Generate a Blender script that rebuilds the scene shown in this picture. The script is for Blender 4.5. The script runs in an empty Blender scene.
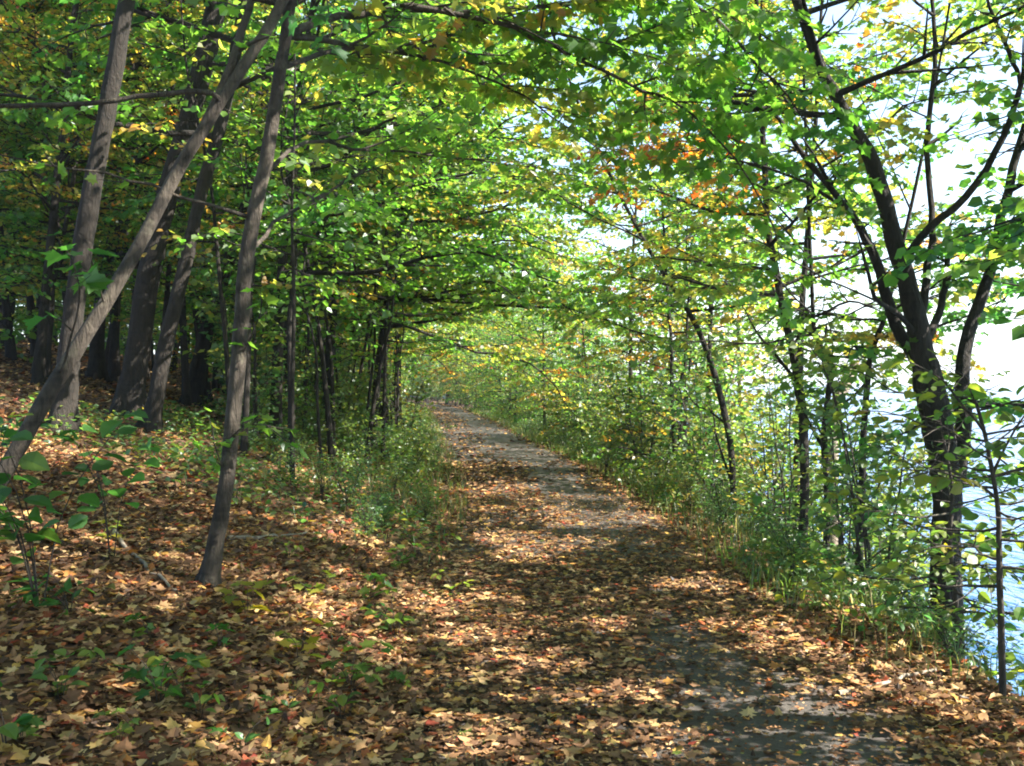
import bpy, math, random
import numpy as np
from mathutils import Vector, noise

# ------------------------------------------------------------------ camera, sky, sun, exposure
SC = bpy.context.scene
COL = SC.collection
F, CX, CY, CAMZ = 1000.0, 512.0, 383.0, 1.6
cam_d = bpy.data.cameras.new("camera")
cam_d.sensor_width = 36.0
cam_d.lens = 36.0 * F / 1024.0
cam_d.clip_start = 0.05
cam_d.clip_end = 6000.0
cam = bpy.data.objects.new("camera", cam_d)
cam.location = (0, 0, CAMZ)
cam.rotation_euler = (math.radians(90), 0, 0)
COL.objects.link(cam)
SC.camera = cam

SUN_EL, SUN_AZ = math.radians(42), math.radians(97)      # azimuth clockwise from +Y (view direction)
W = bpy.data.worlds.new("World")
SC.world = W
W.use_nodes = True
nt = W.node_tree
nt.nodes.clear()
sky = nt.nodes.new("ShaderNodeTexSky")
sky.sky_type = 'NISHITA'
sky.sun_disc = False
sky.sun_elevation = SUN_EL
sky.sun_rotation = SUN_AZ
sky.air_density = 1.0
sky.dust_density = .7
bg = nt.nodes.new("ShaderNodeBackground")
bg.inputs[1].default_value = 0.09
wo = nt.nodes.new("ShaderNodeOutputWorld")
nt.links.new(sky.outputs[0], bg.inputs[0])
nt.links.new(bg.outputs[0], wo.inputs[0])

sun_d = bpy.data.lights.new("sun", 'SUN')
sun_d.energy = 5.0
sun_d.angle = math.radians(0.53)
sun_d.color = (1.0, 0.93, 0.82)
sun = bpy.data.objects.new("sun", sun_d)
to_sun = Vector((math.cos(SUN_EL) * math.sin(SUN_AZ), math.cos(SUN_EL) * math.cos(SUN_AZ), math.sin(SUN_EL)))
sun.rotation_euler = (-to_sun).to_track_quat('-Z', 'Y').to_euler()
sun.location = (20, 10, 30)
COL.objects.link(sun)

vs = SC.view_settings
vs.view_transform = 'Standard'
vs.look = 'None'
vs.exposure = 2.33
vs.gamma = 1.0
vs.use_curve_mapping = False
SC.cycles.filter_width = 1.9
SC.cycles.max_bounces = 8
SC.cycles.diffuse_bounces = 4
SC.cycles.glossy_bounces = 2
SC.cycles.transmission_bounces = 5
SC.cycles.caustics_reflective = False
SC.cycles.caustics_refractive = False
SC.cycles.sample_clamp_indirect = 6.0

rng = np.random.default_rng(20241)
UP = np.array([0, 0, 1.0])


def nrm(v):
    v = np.asarray(v, float)
    return v / (np.linalg.norm(v) + 1e-9)


# ------------------------------------------------------------------ terrain
_py = np.array([-40, 0, 5, 7.4, 13.7, 20, 28, 43, 60, 80, 100, 130, 170, 400])
_px = np.array([0.9, 0.78, .72, .64, .50, .05, -.80, -2.15, -4.0, -7.6, -14, -30, -52, -150.])
_yy = np.linspace(-40, 400, 4401)
_xx = np.interp(_yy, _py, _px)
_k = np.hanning(61); _k /= _k.sum()
_xs = np.convolve(np.pad(_xx, 30, mode='edge'), _k, mode='valid')


def xc(y):
    return np.interp(y, _yy, _xs)


def sstep(a, b, x):
    t = np.clip((x - a) / (b - a), 0, 1)
    return t * t * (3 - 2 * t)


PW = 1.17      # half width of the path
WATER = -1.15


def ground_z(x, y):
    x = np.asarray(x, float); y = np.asarray(y, float)
    u = x - xc(y)
    l = np.maximum(-u - PW + 0.1, 0)
    left = 0.3 * (np.sqrt(l * l + .09) - .3) * np.exp(-l / 26.0) + .10 * l * (1 - np.exp(-l / 26.0)) * np.exp(-l / 300)
    r = np.maximum(u - PW, 0)
    far = 11 * sstep(52, 95, y)
    r = np.where(r > .7, .7 + np.maximum(r - .7 - far, 0), r)
    right = -0.10 * r - 1.25 * sstep(.75, 2.6, r) - 1.6 * sstep(2.4, 9, r)
    bump = .035 * np.sin(x * 1.9 + 1.3 * np.sin(y * .9)) * np.sin(y * 1.4 + .5) + .05 * np.sin(x * .6 + y * .35)
    return left + right + bump * np.clip((np.abs(u) - PW) / 1.2, 0.08, 1) * np.where(u > 9, 0, 1)


def P(px, py, d):
    return np.array([(px - CX) / F * d, d, CAMZ - (py - CY) / F * d])


def on_ground(px, py):
    """where the view line through (px,py) meets the terrain"""
    d = np.linspace(2, 120, 6000)
    x = (px - CX) / F * d
    z = CAMZ - (py - CY) / F * d
    hit = np.nonzero(z <= ground_z(x, d))[0]
    i = hit[0] if len(hit) else len(d) - 1
    return np.array([x[i], d[i], float(ground_z(x[i], d[i]))])


# gaps in the lakeside crowns: where their leaves' shadows would land on these sunny spots of the ground, the foliage is open
GAPS = [(420, 606, 26, 9), (530, 549, 44, 13), (505, 488, 34, 5), (470, 466, 20, 4), (345, 538, 48, 10), (455, 603, 30, 6), (640, 692, 42, 11), (850, 684, 55, 24),
        (740, 628, 32, 10), (690, 586, 32, 7), (460, 640, 36, 8), (540, 668, 26, 8), (480, 755, 48, 12), (225, 752, 40, 12), (345, 690, 16, 9), (600, 630, 22, 6),
        (765, 652, 34, 9), (935, 704, 30, 11), (375, 655, 20, 7), (590, 720, 24, 7), (560, 525, 24, 5), (300, 600, 14, 5), (120, 690, 14, 7), (660, 745, 26, 8)]
_SD = np.array([math.sin(SUN_AZ) / math.tan(SUN_EL), math.cos(SUN_AZ) / math.tan(SUN_EL)])


_GC = [on_ground(a[0], a[1]) for a in GAPS]


def in_gap(pts):
    hit = np.zeros(len(pts), bool)
    for (px, py, rx, ry), c in zip(GAPS, _GC):
        q = pts[:, :2] - _SD[None, :] * (pts[:, 2:3] - c[2])
        y = np.maximum(q[:, 1], .5)
        u = (CX + F * q[:, 0] / y - px) / rx
        v = (CY + F * (CAMZ - c[2]) / y - py) / ry
        a = np.arctan2(v, u)
        hit |= (u * u + v * v) < 1.6 * (1 + .25 * np.sin(3 * a + px) + .2 * np.sin(5 * a + py)) ** 2
    return hit


RAYS = [((243, 300), 6.25, .26), ((236, 400), 6.25, .12), ((60, 372), 5.1, .2), ((110, 300), 5.3, .12), ((262, 170), 6.3, .14), ((150, 220), 5.5, .14)]


def in_ray(pts):
    """foliage is open along the sun's way to these lit spots of bark"""
    t = np.array(to_sun)
    hit = np.zeros(len(pts), bool)
    for (px, py), d, r in RAYS:
        v = pts - P(px, py, d)
        s = v @ t
        hit |= (np.linalg.norm(v - s[:, None] * t, axis=1) < r) & (s > 0)
    return hit


# ------------------------------------------------------------------ materials
def mat(name):
    m = bpy.data.materials.new(name)
    m.use_nodes = True
    m.node_tree.nodes.clear()
    return m, m.node_tree.nodes, m.node_tree.links


def ramp(nodes, stops, interp='LINEAR'):
    n = nodes.new("ShaderNodeValToRGB")
    cr = n.color_ramp
    cr.interpolation = interp
    while len(cr.elements) < len(stops):
        cr.elements.new(0.5)
    for e, (p, c) in zip(cr.elements, stops):
        e.position = p
        e.color = (*c, 1)
    return n


def math_node(nodes, op, a=None, b=None):
    n = nodes.new("ShaderNodeMath"); n.operation = op
    if a is not None: n.inputs[0].default_value = a
    if b is not None: n.inputs[1].default_value = b
    return n


def leaf_material(name, stops, trans=.5, gloss=.06, bright=1.0):
    m, N, L = mat(name)
    out = N.new("ShaderNodeOutputMaterial")
    at = N.new("ShaderNodeAttribute"); at.attribute_name = "hue"
    geo = N.new("ShaderNodeNewGeometry")
    oi = N.new("ShaderNodeObjectInfo")
    a = math_node(N, 'MULTIPLY_ADD', b=.16); a.inputs[2].default_value = -.08
    L.new(geo.outputs['Random Per Island'], a.inputs[0])
    b = math_node(N, 'ADD'); L.new(at.outputs['Fac'], b.inputs[0]); L.new(a.outputs[0], b.inputs[1])
    c = math_node(N, 'MULTIPLY_ADD', b=.24); c.inputs[2].default_value = -.09
    L.new(oi.outputs['Random'], c.inputs[0])
    d = math_node(N, 'ADD'); L.new(b.outputs[0], d.inputs[0]); L.new(c.outputs[0], d.inputs[1])
    r = ramp(N, stops); L.new(d.outputs[0], r.inputs[0])
    # value differs: value wobble per leaf
    hsv = N.new("ShaderNodeHueSaturation")
    v = math_node(N, 'MULTIPLY_ADD', b=.7); v.inputs[2].default_value = .65 * bright
    wn = N.new("ShaderNodeTexWhiteNoise"); wn.noise_dimensions = '1D'
    L.new(geo.outputs['Random Per Island'], wn.inputs['W'])
    L.new(wn.outputs['Value'], v.inputs[0]); L.new(v.outputs[0], hsv.inputs['Value'])
    L.new(r.outputs[0], hsv.inputs['Color'])
    df = N.new("ShaderNodeBsdfDiffuse"); L.new(hsv.outputs[0], df.inputs[0])
    tr = N.new("ShaderNodeBsdfTranslucent")
    th = N.new("ShaderNodeHueSaturation"); th.inputs['Value'].default_value = 2.6; th.inputs['Saturation'].default_value = 1.1
    th.inputs['Hue'].default_value = .497
    L.new(hsv.outputs[0], th.inputs['Color']); L.new(th.outputs[0], tr.inputs[0])
    mx = N.new("ShaderNodeMixShader"); mx.inputs[0].default_value = trans
    L.new(df.outputs[0], mx.inputs[1]); L.new(tr.outputs[0], mx.inputs[2])
    gl = N.new("ShaderNodeBsdfGlossy"); gl.inputs['Roughness'].default_value = .42
    gl.inputs['Color'].default_value = (.9, .95, 1, 1)
    m2 = N.new("ShaderNodeMixShader"); m2.inputs[0].default_value = gloss
    L.new(mx.outputs[0], m2.inputs[1]); L.new(gl.outputs[0], m2.inputs[2])
    L.new(m2.outputs[0], out.inputs[0])
    return m


LEAF_STOPS = [(0, (.035, .105, .025)), (.22, (.065, .155, .025)), (.42, (.115, .195, .035)), (.60, (.25, .225, .045)),
              (.74, (.35, .21, .05)), (.88, (.36, .12, .04)), (1, (.33, .06, .04))]
M_LEAF = leaf_material("maple_leaf", LEAF_STOPS, .6, .04)
M_SHRUB = leaf_material("shrub_leaf", [(0, (.035, .10, .03)), (.3, (.07, .145, .035)), (.55, (.14, .18, .035)), (.75, (.24, .19, .04)), (1, (.3, .12, .04))], .5, .05)
M_BIG = leaf_material("broad_leaf", [(0, (.022, .085, .02)), (.3, (.05, .125, .026)), (.6, (.15, .18, .03)), (.8, (.28, .22, .03)), (1, (.3, .12, .03))], .45, .025)
M_LITTER = leaf_material("fallen_leaf", [(0, (.045, .027, .018)), (.2, (.10, .056, .033)), (.38, (.22, .118, .064)), (.52, (.37, .215, .105)),
                                          (.64, (.44, .31, .16)), (.74, (.40, .25, .07)), (.84, (.30, .10, .035)), (.93, (.22, .045, .035)), (1, (.1, .13, .03))], .12, .012)
M_GRASS = leaf_material("grass_blade", [(0, (.04, .09, .02)), (.35, (.09, .14, .03)), (.6, (.18, .17, .05)), (1, (.34, .26, .13))], .45, .05)


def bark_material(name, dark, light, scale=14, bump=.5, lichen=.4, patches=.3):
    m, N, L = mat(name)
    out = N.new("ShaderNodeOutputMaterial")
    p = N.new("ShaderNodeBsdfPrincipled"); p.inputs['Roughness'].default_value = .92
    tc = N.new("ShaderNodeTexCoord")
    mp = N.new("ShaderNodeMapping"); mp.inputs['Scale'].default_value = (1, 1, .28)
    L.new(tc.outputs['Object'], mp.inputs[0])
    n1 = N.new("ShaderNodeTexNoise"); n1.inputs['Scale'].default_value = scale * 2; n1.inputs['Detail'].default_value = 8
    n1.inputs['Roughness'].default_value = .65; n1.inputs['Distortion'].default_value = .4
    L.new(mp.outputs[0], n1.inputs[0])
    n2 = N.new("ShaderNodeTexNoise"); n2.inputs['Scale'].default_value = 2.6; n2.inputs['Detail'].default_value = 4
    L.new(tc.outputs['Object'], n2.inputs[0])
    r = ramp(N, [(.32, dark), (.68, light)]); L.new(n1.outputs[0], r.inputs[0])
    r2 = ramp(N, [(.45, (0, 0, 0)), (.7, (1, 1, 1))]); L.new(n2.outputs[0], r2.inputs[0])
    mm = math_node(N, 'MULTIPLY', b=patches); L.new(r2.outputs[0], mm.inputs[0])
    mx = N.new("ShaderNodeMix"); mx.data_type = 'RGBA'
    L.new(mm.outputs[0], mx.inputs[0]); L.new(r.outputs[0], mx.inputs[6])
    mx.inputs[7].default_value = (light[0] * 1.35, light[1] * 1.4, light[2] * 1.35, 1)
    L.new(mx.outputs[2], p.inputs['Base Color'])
    # lichen and worn spots, and dark rings and knots
    n3 = N.new("ShaderNodeTexNoise"); n3.inputs['Scale'].default_value = 7.5; n3.inputs['Detail'].default_value = 6; n3.inputs['Roughness'].default_value = .7
    L.new(tc.outputs['Object'], n3.inputs[0])
    r3 = ramp(N, [(.56, (0, 0, 0)), (.64, (1, 1, 1))]); L.new(n3.outputs[0], r3.inputs[0])
    m3 = math_node(N, 'MULTIPLY', b=lichen); L.new(r3.outputs[0], m3.inputs[0])
    x3 = N.new("ShaderNodeMix"); x3.data_type = 'RGBA'
    L.new(m3.outputs[0], x3.inputs[0]); L.new(mx.outputs[2], x3.inputs[6])
    x3.inputs[7].default_value = (light[0] * 1.5, light[1] * 1.75, light[2] * 1.6, 1)
    mp2 = N.new("ShaderNodeMapping"); mp2.inputs['Scale'].default_value = (.5, .5, 3.2)
    L.new(tc.outputs['Object'], mp2.inputs[0])
    n4 = N.new("ShaderNodeTexNoise"); n4.inputs['Scale'].default_value = 5; n4.inputs['Detail'].default_value = 5
    L.new(mp2.outputs[0], n4.inputs[0])
    r4 = ramp(N, [(.33, (.35, .35, .35)), (.45, (1, 1, 1))]); L.new(n4.outputs[0], r4.inputs[0])
    x4 = N.new("ShaderNodeMix"); x4.data_type = 'RGBA'; x4.blend_type = 'MULTIPLY'; x4.inputs[0].default_value = .8
    L.new(x3.outputs[2], x4.inputs[6]); L.new(r4.outputs[0], x4.inputs[7])
    L.new(x4.outputs[2], p.inputs['Base Color'])
    bm = N.new("ShaderNodeBump"); bm.inputs['Strength'].default_value = bump; bm.inputs['Distance'].default_value = .055
    L.new(n1.outputs[0], bm.inputs['Height']); L.new(bm.outputs[0], p.inputs['Normal'])
    L.new(p.outputs[0], out.inputs[0])
    return m


M_BARK = bark_material("brown_bark", (.02, .016, .013), (.085, .068, .055), 16, .8)
M_BARK_GREY = bark_material("grey_bark", (.016, .0125, .010), (.098, .077, .060), 12, 1.0, lichen=.45, patches=.6)
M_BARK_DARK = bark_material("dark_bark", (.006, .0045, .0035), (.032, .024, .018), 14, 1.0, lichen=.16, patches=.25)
M_DEAD = bark_material("weathered_wood", (.14, .11, .085), (.34, .28, .22), 14, .5)


def ground_material():
    m, N, L = mat("forest_floor")
    out = N.new("ShaderNodeOutputMaterial")
    p = N.new("ShaderNodeBsdfPrincipled"); p.inputs['Roughness'].default_value = .95
    tc = N.new("ShaderNodeTexCoord")
    v = N.new("ShaderNodeTexVoronoi"); v.inputs['Scale'].default_value = 17; v.inputs['Randomness'].default_value = 1
    nz = N.new("ShaderNodeTexNoise"); nz.inputs['Scale'].default_value = 9; nz.inputs['Detail'].default_value = 5
    L.new(tc.outputs['Object'], nz.inputs[0])
    va = N.new("ShaderNodeVectorMath"); va.operation = 'MULTIPLY_ADD'
    va.inputs[1].default_value = (.12, .12, .12)
    L.new(nz.outputs['Color'], va.inputs[0]); L.new(tc.outputs['Object'], va.inputs[2])
    L.new(va.outputs[0], v.inputs['Vector'])
    sep = N.new("ShaderNodeSeparateColor"); L.new(v.outputs['Color'], sep.inputs[0])
    r = ramp(N, [(0, (.022, .014, .01)), (.35, (.06, .034, .02)), (.6, (.13, .07, .035)), (.85, (.2, .12, .06)), (1, (.17, .05, .025))])
    L.new(sep.outputs[0], r.inputs[0])
    L.new(r.outputs[0], p.inputs['Base Color'])
    bm = N.new("ShaderNodeBump"); bm.inputs['Strength'].default_value = .7; bm.inputs['Distance'].default_value = .04
    L.new(sep.outputs[1], bm.inputs['Height']); L.new(bm.outputs[0], p.inputs['Normal'])
    L.new(p.outputs[0], out.inputs[0])
    return m


def path_material():
    m, N, L = mat("worn_tarmac")
    out = N.new("ShaderNodeOutputMaterial")
    p = N.new("ShaderNodeBsdfPrincipled"); p.inputs['Roughness'].default_value = .85
    tc = N.new("ShaderNodeTexCoord")
    n1 = N.new("ShaderNodeTexNoise"); n1.inputs['Scale'].default_value = 75; n1.inputs['Roughness'].default_value = .75; n1.inputs['Detail'].default_value = 6
    n2 = N.new("ShaderNodeTexNoise"); n2.inputs['Scale'].default_value = 1.7; n2.inputs['Detail'].default_value = 6
    L.new(tc.outputs['Object'], n1.inputs[0]); L.new(tc.outputs['Object'], n2.inputs[0])
    r1 = ramp(N, [(.36, (.02, .017, .015)), (.54, (.058, .05, .045)), (.7, (.15, .13, .115))]); L.new(n1.outputs[0], r1.inputs[0])
    r2 = ramp(N, [(.35, (.06, .043, .032)), (.65, (.085, .074, .066))]); L.new(n2.outputs[0], r2.inputs[0])
    mx = N.new("ShaderNodeMix"); mx.data_type = 'RGBA'; mx.inputs[0].default_value = .35
    L.new(r1.outputs[0], mx.inputs[6]); L.new(r2.outputs[0], mx.inputs[7])
    L.new(mx.outputs[2], p.inputs['Base Color'])
    bm = N.new("ShaderNodeBump"); bm.inputs['Strength'].default_value = .6; bm.inputs['Distance'].default_value = .01
    L.new(n1.outputs[0], bm.inputs['Height']); L.new(bm.outputs[0], p.inputs['Normal'])
    L.new(p.outputs[0], out.inputs[0])
    return m


def water_material():
    m, N, L = mat("lake_water")
    out = N.new("ShaderNodeOutputMaterial")
    p = N.new("ShaderNodeBsdfPrincipled")
    p.inputs['Base Color'].default_value = (.045, .12, .28, 1)
    p.inputs['Roughness'].default_value = .16
    p.inputs['Specular IOR Level'].default_value = .35
    p.inputs['IOR'].default_value = 1.33
    tc = N.new("ShaderNodeTexCoord")
    mp = N.new("ShaderNodeMapping"); mp.inputs['Scale'].default_value = (1.0, .5, 1)
    L.new(tc.outputs['Object'], mp.inputs[0])
    n1 = N.new("ShaderNodeTexNoise"); n1.inputs['Scale'].default_value = 2.2; n1.inputs['Detail'].default_value = 4
    L.new(mp.outputs[0], n1.inputs[0])
    bm = N.new("ShaderNodeBump"); bm.inputs['Strength'].default_value = 1.0; bm.inputs['Distance'].default_value = .3
    L.new(n1.outputs[0], bm.inputs['Height']); L.new(bm.outputs[0], p.inputs['Normal'])
    L.new(p.outputs[0], out.inputs[0])
    return m


# ------------------------------------------------------------------ mesh helpers
def mesh_from(name, V, loops, starts, material, hue=None, smooth=False):
    me = bpy.data.meshes.new(name)
    V = np.ascontiguousarray(V, dtype=np.float32)
    me.vertices.add(len(V)); me.vertices.foreach_set("co", V.ravel())
    me.loops.add(len(loops)); me.loops.foreach_set("vertex_index", np.asarray(loops, np.int32))
    me.polygons.add(len(starts)); me.polygons.foreach_set("loop_start", np.asarray(starts, np.int32))
    me.update(calc_edges=True)
    me.polygons.foreach_set("use_smooth", np.full(len(starts), smooth, dtype=bool))
    if hue is not None:
        a = me.attributes.new("hue", 'FLOAT', 'POINT')
        a.data.foreach_set("value", np.asarray(hue, np.float32))
    me.materials.append(material)
    me.update()
    return me


def link(name, me, parent=None, loc=None):
    o = bpy.data.objects.new(name, me)
    COL.objects.link(o)
    if parent is not None:
        o.parent = parent
    if loc is not None:
        o.location = loc
    return o


def quads(V, Q, material, name, smooth=True, hue=None):
    Q = np.asarray(Q)
    return mesh_from(name, V, Q.ravel(), np.arange(len(Q)) * Q.shape[1], material, hue, smooth)


def structure(o):
    o["kind"] = "structure"
    return o


def stuff(o, label, cat):
    o["kind"] = "stuff"; o["label"] = label; o["category"] = cat
    return o


# ---- leaf templates: x across, y along the blade, z up; (verts, list of polygons)
def tmpl_maple():
    half = [(.42, -.07), (.30, .18), (.62, .45), (.31, .50), (.28, .70), (.15, .70)]
    v = [(0, 0, 0), (0, 1, -.10)]
    R = []; Lf = []
    for x, y in half:
        R.append(len(v)); v.append((x, y, .32 * x - .25 * x * x - .10 * y * y))
    for x, y in half:
        Lf.append(len(v)); v.append((-x, y, .32 * x - .25 * x * x - .10 * y * y))
    return np.array(v), [[0] + R + [1], [0, 1] + Lf[::-1]]


def tmpl_mid():
    v = [(0, 0, 0), (.40, .08, .12), (.48, .55, .13), (0, 1, -.08), (-.48, .55, .13), (-.40, .08, .12)]
    return np.array(v), [[0, 1, 2, 3], [0, 3, 4, 5]]


def tmpl_ovate():
    v = [(0, 0, 0), (.20, .14, .07), (.34, .42, .09), (.24, .74, .02), (0, 1, -.12), (-.24, .74, .02), (-.34, .42, .09), (-.20, .14, .07), (0, .45, .0)]
    return np.array(v), [[0, 1, 2, 8], [8, 2, 3, 4], [0, 8, 6, 7], [8, 4, 5, 6]]


def tmpl_narrow():
    v = [(0, 0, 0), (.17, .35, .05), (0, 1, -.12), (-.17, .35, .05)]
    return np.array(v), [[0, 1, 2], [0, 2, 3]]


T_MAPLE, T_MID, T_OVATE, T_NARROW = tmpl_maple(), tmpl_mid(), tmpl_ovate(), tmpl_narrow()


def leaf_mesh(name, pos, d, n, size, hue, tmpl, material, fold=None):
    """one mesh of many leaves. pos,d,n: (N,3); size,hue: (N,)"""
    tv, polys = tmpl
    d = d / (np.linalg.norm(d, axis=1, keepdims=True) + 1e-9)
    x = np.cross(d, n); x /= (np.linalg.norm(x, axis=1, keepdims=True) + 1e-9)
    n = np.cross(x, d)
    k = len(tv); N = len(pos)
    fz = np.ones(N) if fold is None else fold
    V = (pos[:, None, :] + size[:, None, None] * (tv[None, :, 0:1] * x[:, None, :] + tv[None, :, 1:2] * d[:, None, :]
         + fz[:, None, None] * tv[None, :, 2:3] * n[:, None, :]))
    V = V.reshape(-1, 3)
    flat = np.concatenate([np.array(p) for p in polys])
    lens = np.array([len(p) for p in polys])
    loops = (flat[None, :] + (np.arange(N) * k)[:, None]).ravel()
    st = np.concatenate([[0], np.cumsum(lens)[:-1]])
    starts = (st[None, :] + (np.arange(N) * len(flat))[:, None]).ravel()
    return mesh_from(name, V, loops, starts, material, np.repeat(hue, k))


class Plant:
    def __init__(self, seed, base):
        self.r = np.random.default_rng(seed)
        self.base = np.asarray(base, float)
        self.V = []; self.Q = []; self.nv = 0
        self.lp = []; self.ld = []; self.ln = []; self.ls = []; self.lh = []

    # ---- wood
    def tube(self, pts, rad, sides=6, rough=0.0, lobes=None):
        pts = np.asarray(pts, float); rad = np.asarray(rad, float)
        n = len(pts)
        t = np.gradient(pts, axis=0)
        t /= np.linalg.norm(t, axis=1, keepdims=True) + 1e-9
        ref = np.array([1., 0, 0]) if abs(t[0][0]) < .8 else np.array([0, 1., 0])
        a = np.cross(t, ref); a /= np.linalg.norm(a, axis=1, keepdims=True) + 1e-9
        b = np.cross(t, a)
        th = np.arange(sides) * 2 * math.pi / sides
        R = rad[:, None] * np.ones(sides)[None, :]
        if lobes is not None:
            p0 = self.r.uniform(0, 6.28)
            R = R * (1 + lobes[:, None] * (.55 * np.sin(3 * th + p0) + .45 * np.sin(5 * th + 2 * p0))[None, :])
        if rough:
            ph = self.r.uniform(0, 6.28, 4)
            zz = np.arange(n)[:, None] * .55
            R = R * (1 + rough * (np.sin(2 * th + ph[0] + zz * .4) * .5 + np.sin(3 * th + ph[1] - zz * .7) * .35 + np.sin(zz * 1.7 + ph[2]) * .35)
                     + rough * .35 * self.r.normal(0, 1, (n, sides)))
        V = pts[:, None, :] + R[:, :, None] * (np.cos(th)[None, :, None] * a[:, None, :] + np.sin(th)[None, :, None] * b[:, None, :])
        i = np.arange(n - 1)[:, None]; j = np.arange(sides)[None, :]; j2 = (j + 1) % sides
        Q = np.stack([i * sides + j, i * sides + j2, (i + 1) * sides + j2, (i + 1) * sides + j], -1).reshape(-1, 4) + self.nv
        if rad[0] < .007 and np.linalg.norm(self.base[:2]) > 1 and pts[:, 2].min() > 1.6 and in_gap(pts).mean() > .6:
            return                             # a twig in a gap of the crown
        self.V.append(V.reshape(-1, 3)); self.Q.append(Q)
        self.nv += n * sides

    def smooth(self, pts, n, jit=0.0):
        """resample a polyline smoothly (Catmull-Rom) to n points"""
        pts = np.asarray(pts, float)
        if len(pts) == 2:
            t = np.linspace(0, 1, n)[:, None]
            out = pts[0] * (1 - t) + pts[1] * t
        else:
            q = np.vstack([2 * pts[0] - pts[1], pts, 2 * pts[-1] - pts[-2]])
            s = np.linspace(0, len(pts) - 1 - 1e-6, n)
            i = s.astype(int); f = (s - i)[:, None]
            p0, p1, p2, p3 = q[i], q[i + 1], q[i + 2], q[i + 3]
            out = .5 * (2 * p1 + (p2 - p0) * f + (2 * p0 - 5 * p1 + 4 * p2 - p3) * f ** 2 + (3 * p1 - p0 - 3 * p2 + p3) * f ** 3)
        if jit:
            j = self.r.normal(0, jit, out.shape); j[0] = 0
            out = out + j
        return out

    def trunk(self, pts, r0, r1, n=22, sides=12, flare=.45, rough=.05, power=1.0):
        p = self.smooth(pts, n, r0 * .05)
        t = np.linspace(0, 1, n)
        rad = r0 + (r1 - r0) * t ** power
        zrel = np.linalg.norm(p - p[0], axis=1)
        rad = rad * (1 + flare * np.exp(-zrel / (r0 * 2.2)))
        self.tube(p, rad, sides, rough)
        return p, rad

    # ---- leaves
    def leaf(self, p, d, n, s, h):
        self.lp.append(p); self.ld.append(d); self.ln.append(n); self.ls.append(s); self.lh.append(h)

    def leafy(self, pts, size, hue, step, droop=.35, t0=0.1, flat=.5):
        r = self.r
        L = np.linalg.norm(np.diff(pts, axis=0), axis=1)
        tot = L.sum(); cum = np.concatenate([[0], np.cumsum(L)])
        m = max(2, int(tot * (1 - t0) / step))
        s = np.linspace(t0 * tot, tot, m)
        for k, q in enumerate(s):
            i = min(np.searchsorted(cum, q, 'right') - 1, len(L) - 1)
            f = (q - cum[i]) / (L[i] + 1e-9)
            p = pts[i] + (pts[i + 1] - pts[i]) * f
            t = nrm(pts[i + 1] - pts[i])
            side = np.cross(t, UP)
            if np.linalg.norm(side) < .2:
                side = np.array([math.cos(k * 2.4), math.sin(k * 2.4), 0])
            side = nrm(side)
            for sg in (1, -1):
                if r.random() < .12: continue
                d = t * r.uniform(.1, .8) + side * sg * r.uniform(.5, 1.) + np.array([0, 0, -droop * r.uniform(.2, 1.6)])
                d = nrm(d)
                nn = nrm(UP + r.normal(0, flat, 3))
                stalk = size * r.uniform(.15, .6)
                self.leaf(p + d * stalk, d, nn, size * r.uniform(.6, 1.2), hue + r.normal(0, .05))

    def bough(self, pts, r0, r1, levels, size, hue, hsd, spacing, sub, leafstep, t0=.15, sides=6, droop=.35, lift=.08, flat=.5, spread=.75, nseg=None):
        """a limb along pts that carries side twigs down to leaves; levels = how many twig orders follow"""
        r = self.r
        n = nseg or max(4, len(pts) * 2 + (4 if levels >= 2 else 0))
        p = self.smooth(pts, n, 0)
        if n > 4:
            p[1:-1] += r.normal(0, .045, (n - 2, 3)) * (np.linalg.norm(p[-1] - p[0]) / n)
        rad = np.linspace(r0, r1, n) * np.where(np.arange(n) == 0, 1.25, 1)
        self.tube(p, rad, sides)
        seg = np.linalg.norm(np.diff(p, axis=0), axis=1); tot = seg.sum()
        cum = np.concatenate([[0], np.cumsum(seg)])
        if levels == 0:
            self.leafy(p, size, hue, leafstep, droop, t0, flat)
            return
        m = max(2, int(tot * (1 - t0) / spacing))
        sg = 1 if r.random() < .5 else -1
        for k in range(m + 1):
            q = min(tot * .999, t0 * tot + (tot * (1 - t0)) * (k + r.uniform(-.3, .3)) / m)
            q = max(q, 0)
            i = min(np.searchsorted(cum, q, 'right') - 1, n - 2)
            f = (q - cum[i]) / (seg[i] + 1e-9)
            s = p[i] + (p[i + 1] - p[i]) * f
            t = nrm(p[i + 1] - p[i])
            side = np.cross(t, UP)
            if np.linalg.norm(side) < .25:
                a = k * 2.4 + r.uniform(-.5, .5)
                side = np.array([math.cos(a), math.sin(a), 0])
            side = nrm(side); sg = -sg
            frac = q / tot
            ll = sub * (1.0 - .55 * frac) * r.uniform(.6, 1.25)
            d = nrm(t * r.uniform(.35, .8) + side * sg * r.uniform(.6, 1.1) * spread / .75 + UP * r.normal(lift, .22))
            if k == m: d = nrm(t + r.normal(0, .15, 3))
            bend = np.array([r.normal(0, .1), r.normal(0, .1), -.12 * droop])
            tp = np.array([s, s + d * ll * .5 + bend * ll * .2, s + d * ll + bend * ll * .8 + UP * ll * r.normal(.0, .08)])
            rr = max(.0022, min(r0 + (r1 - r0) * frac, .6 * (r0 + (r1 - r0) * frac) + .001))
            self.bough(tp, rr, max(.0012, rr * .35), levels - 1, size, hue + r.normal(0, hsd), hsd * .6, spacing * .55, sub * .42, leafstep,
                       .12, max(3, sides - 2), droop, lift * .6, flat, spread, 4 if levels > 1 else 3)

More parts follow.
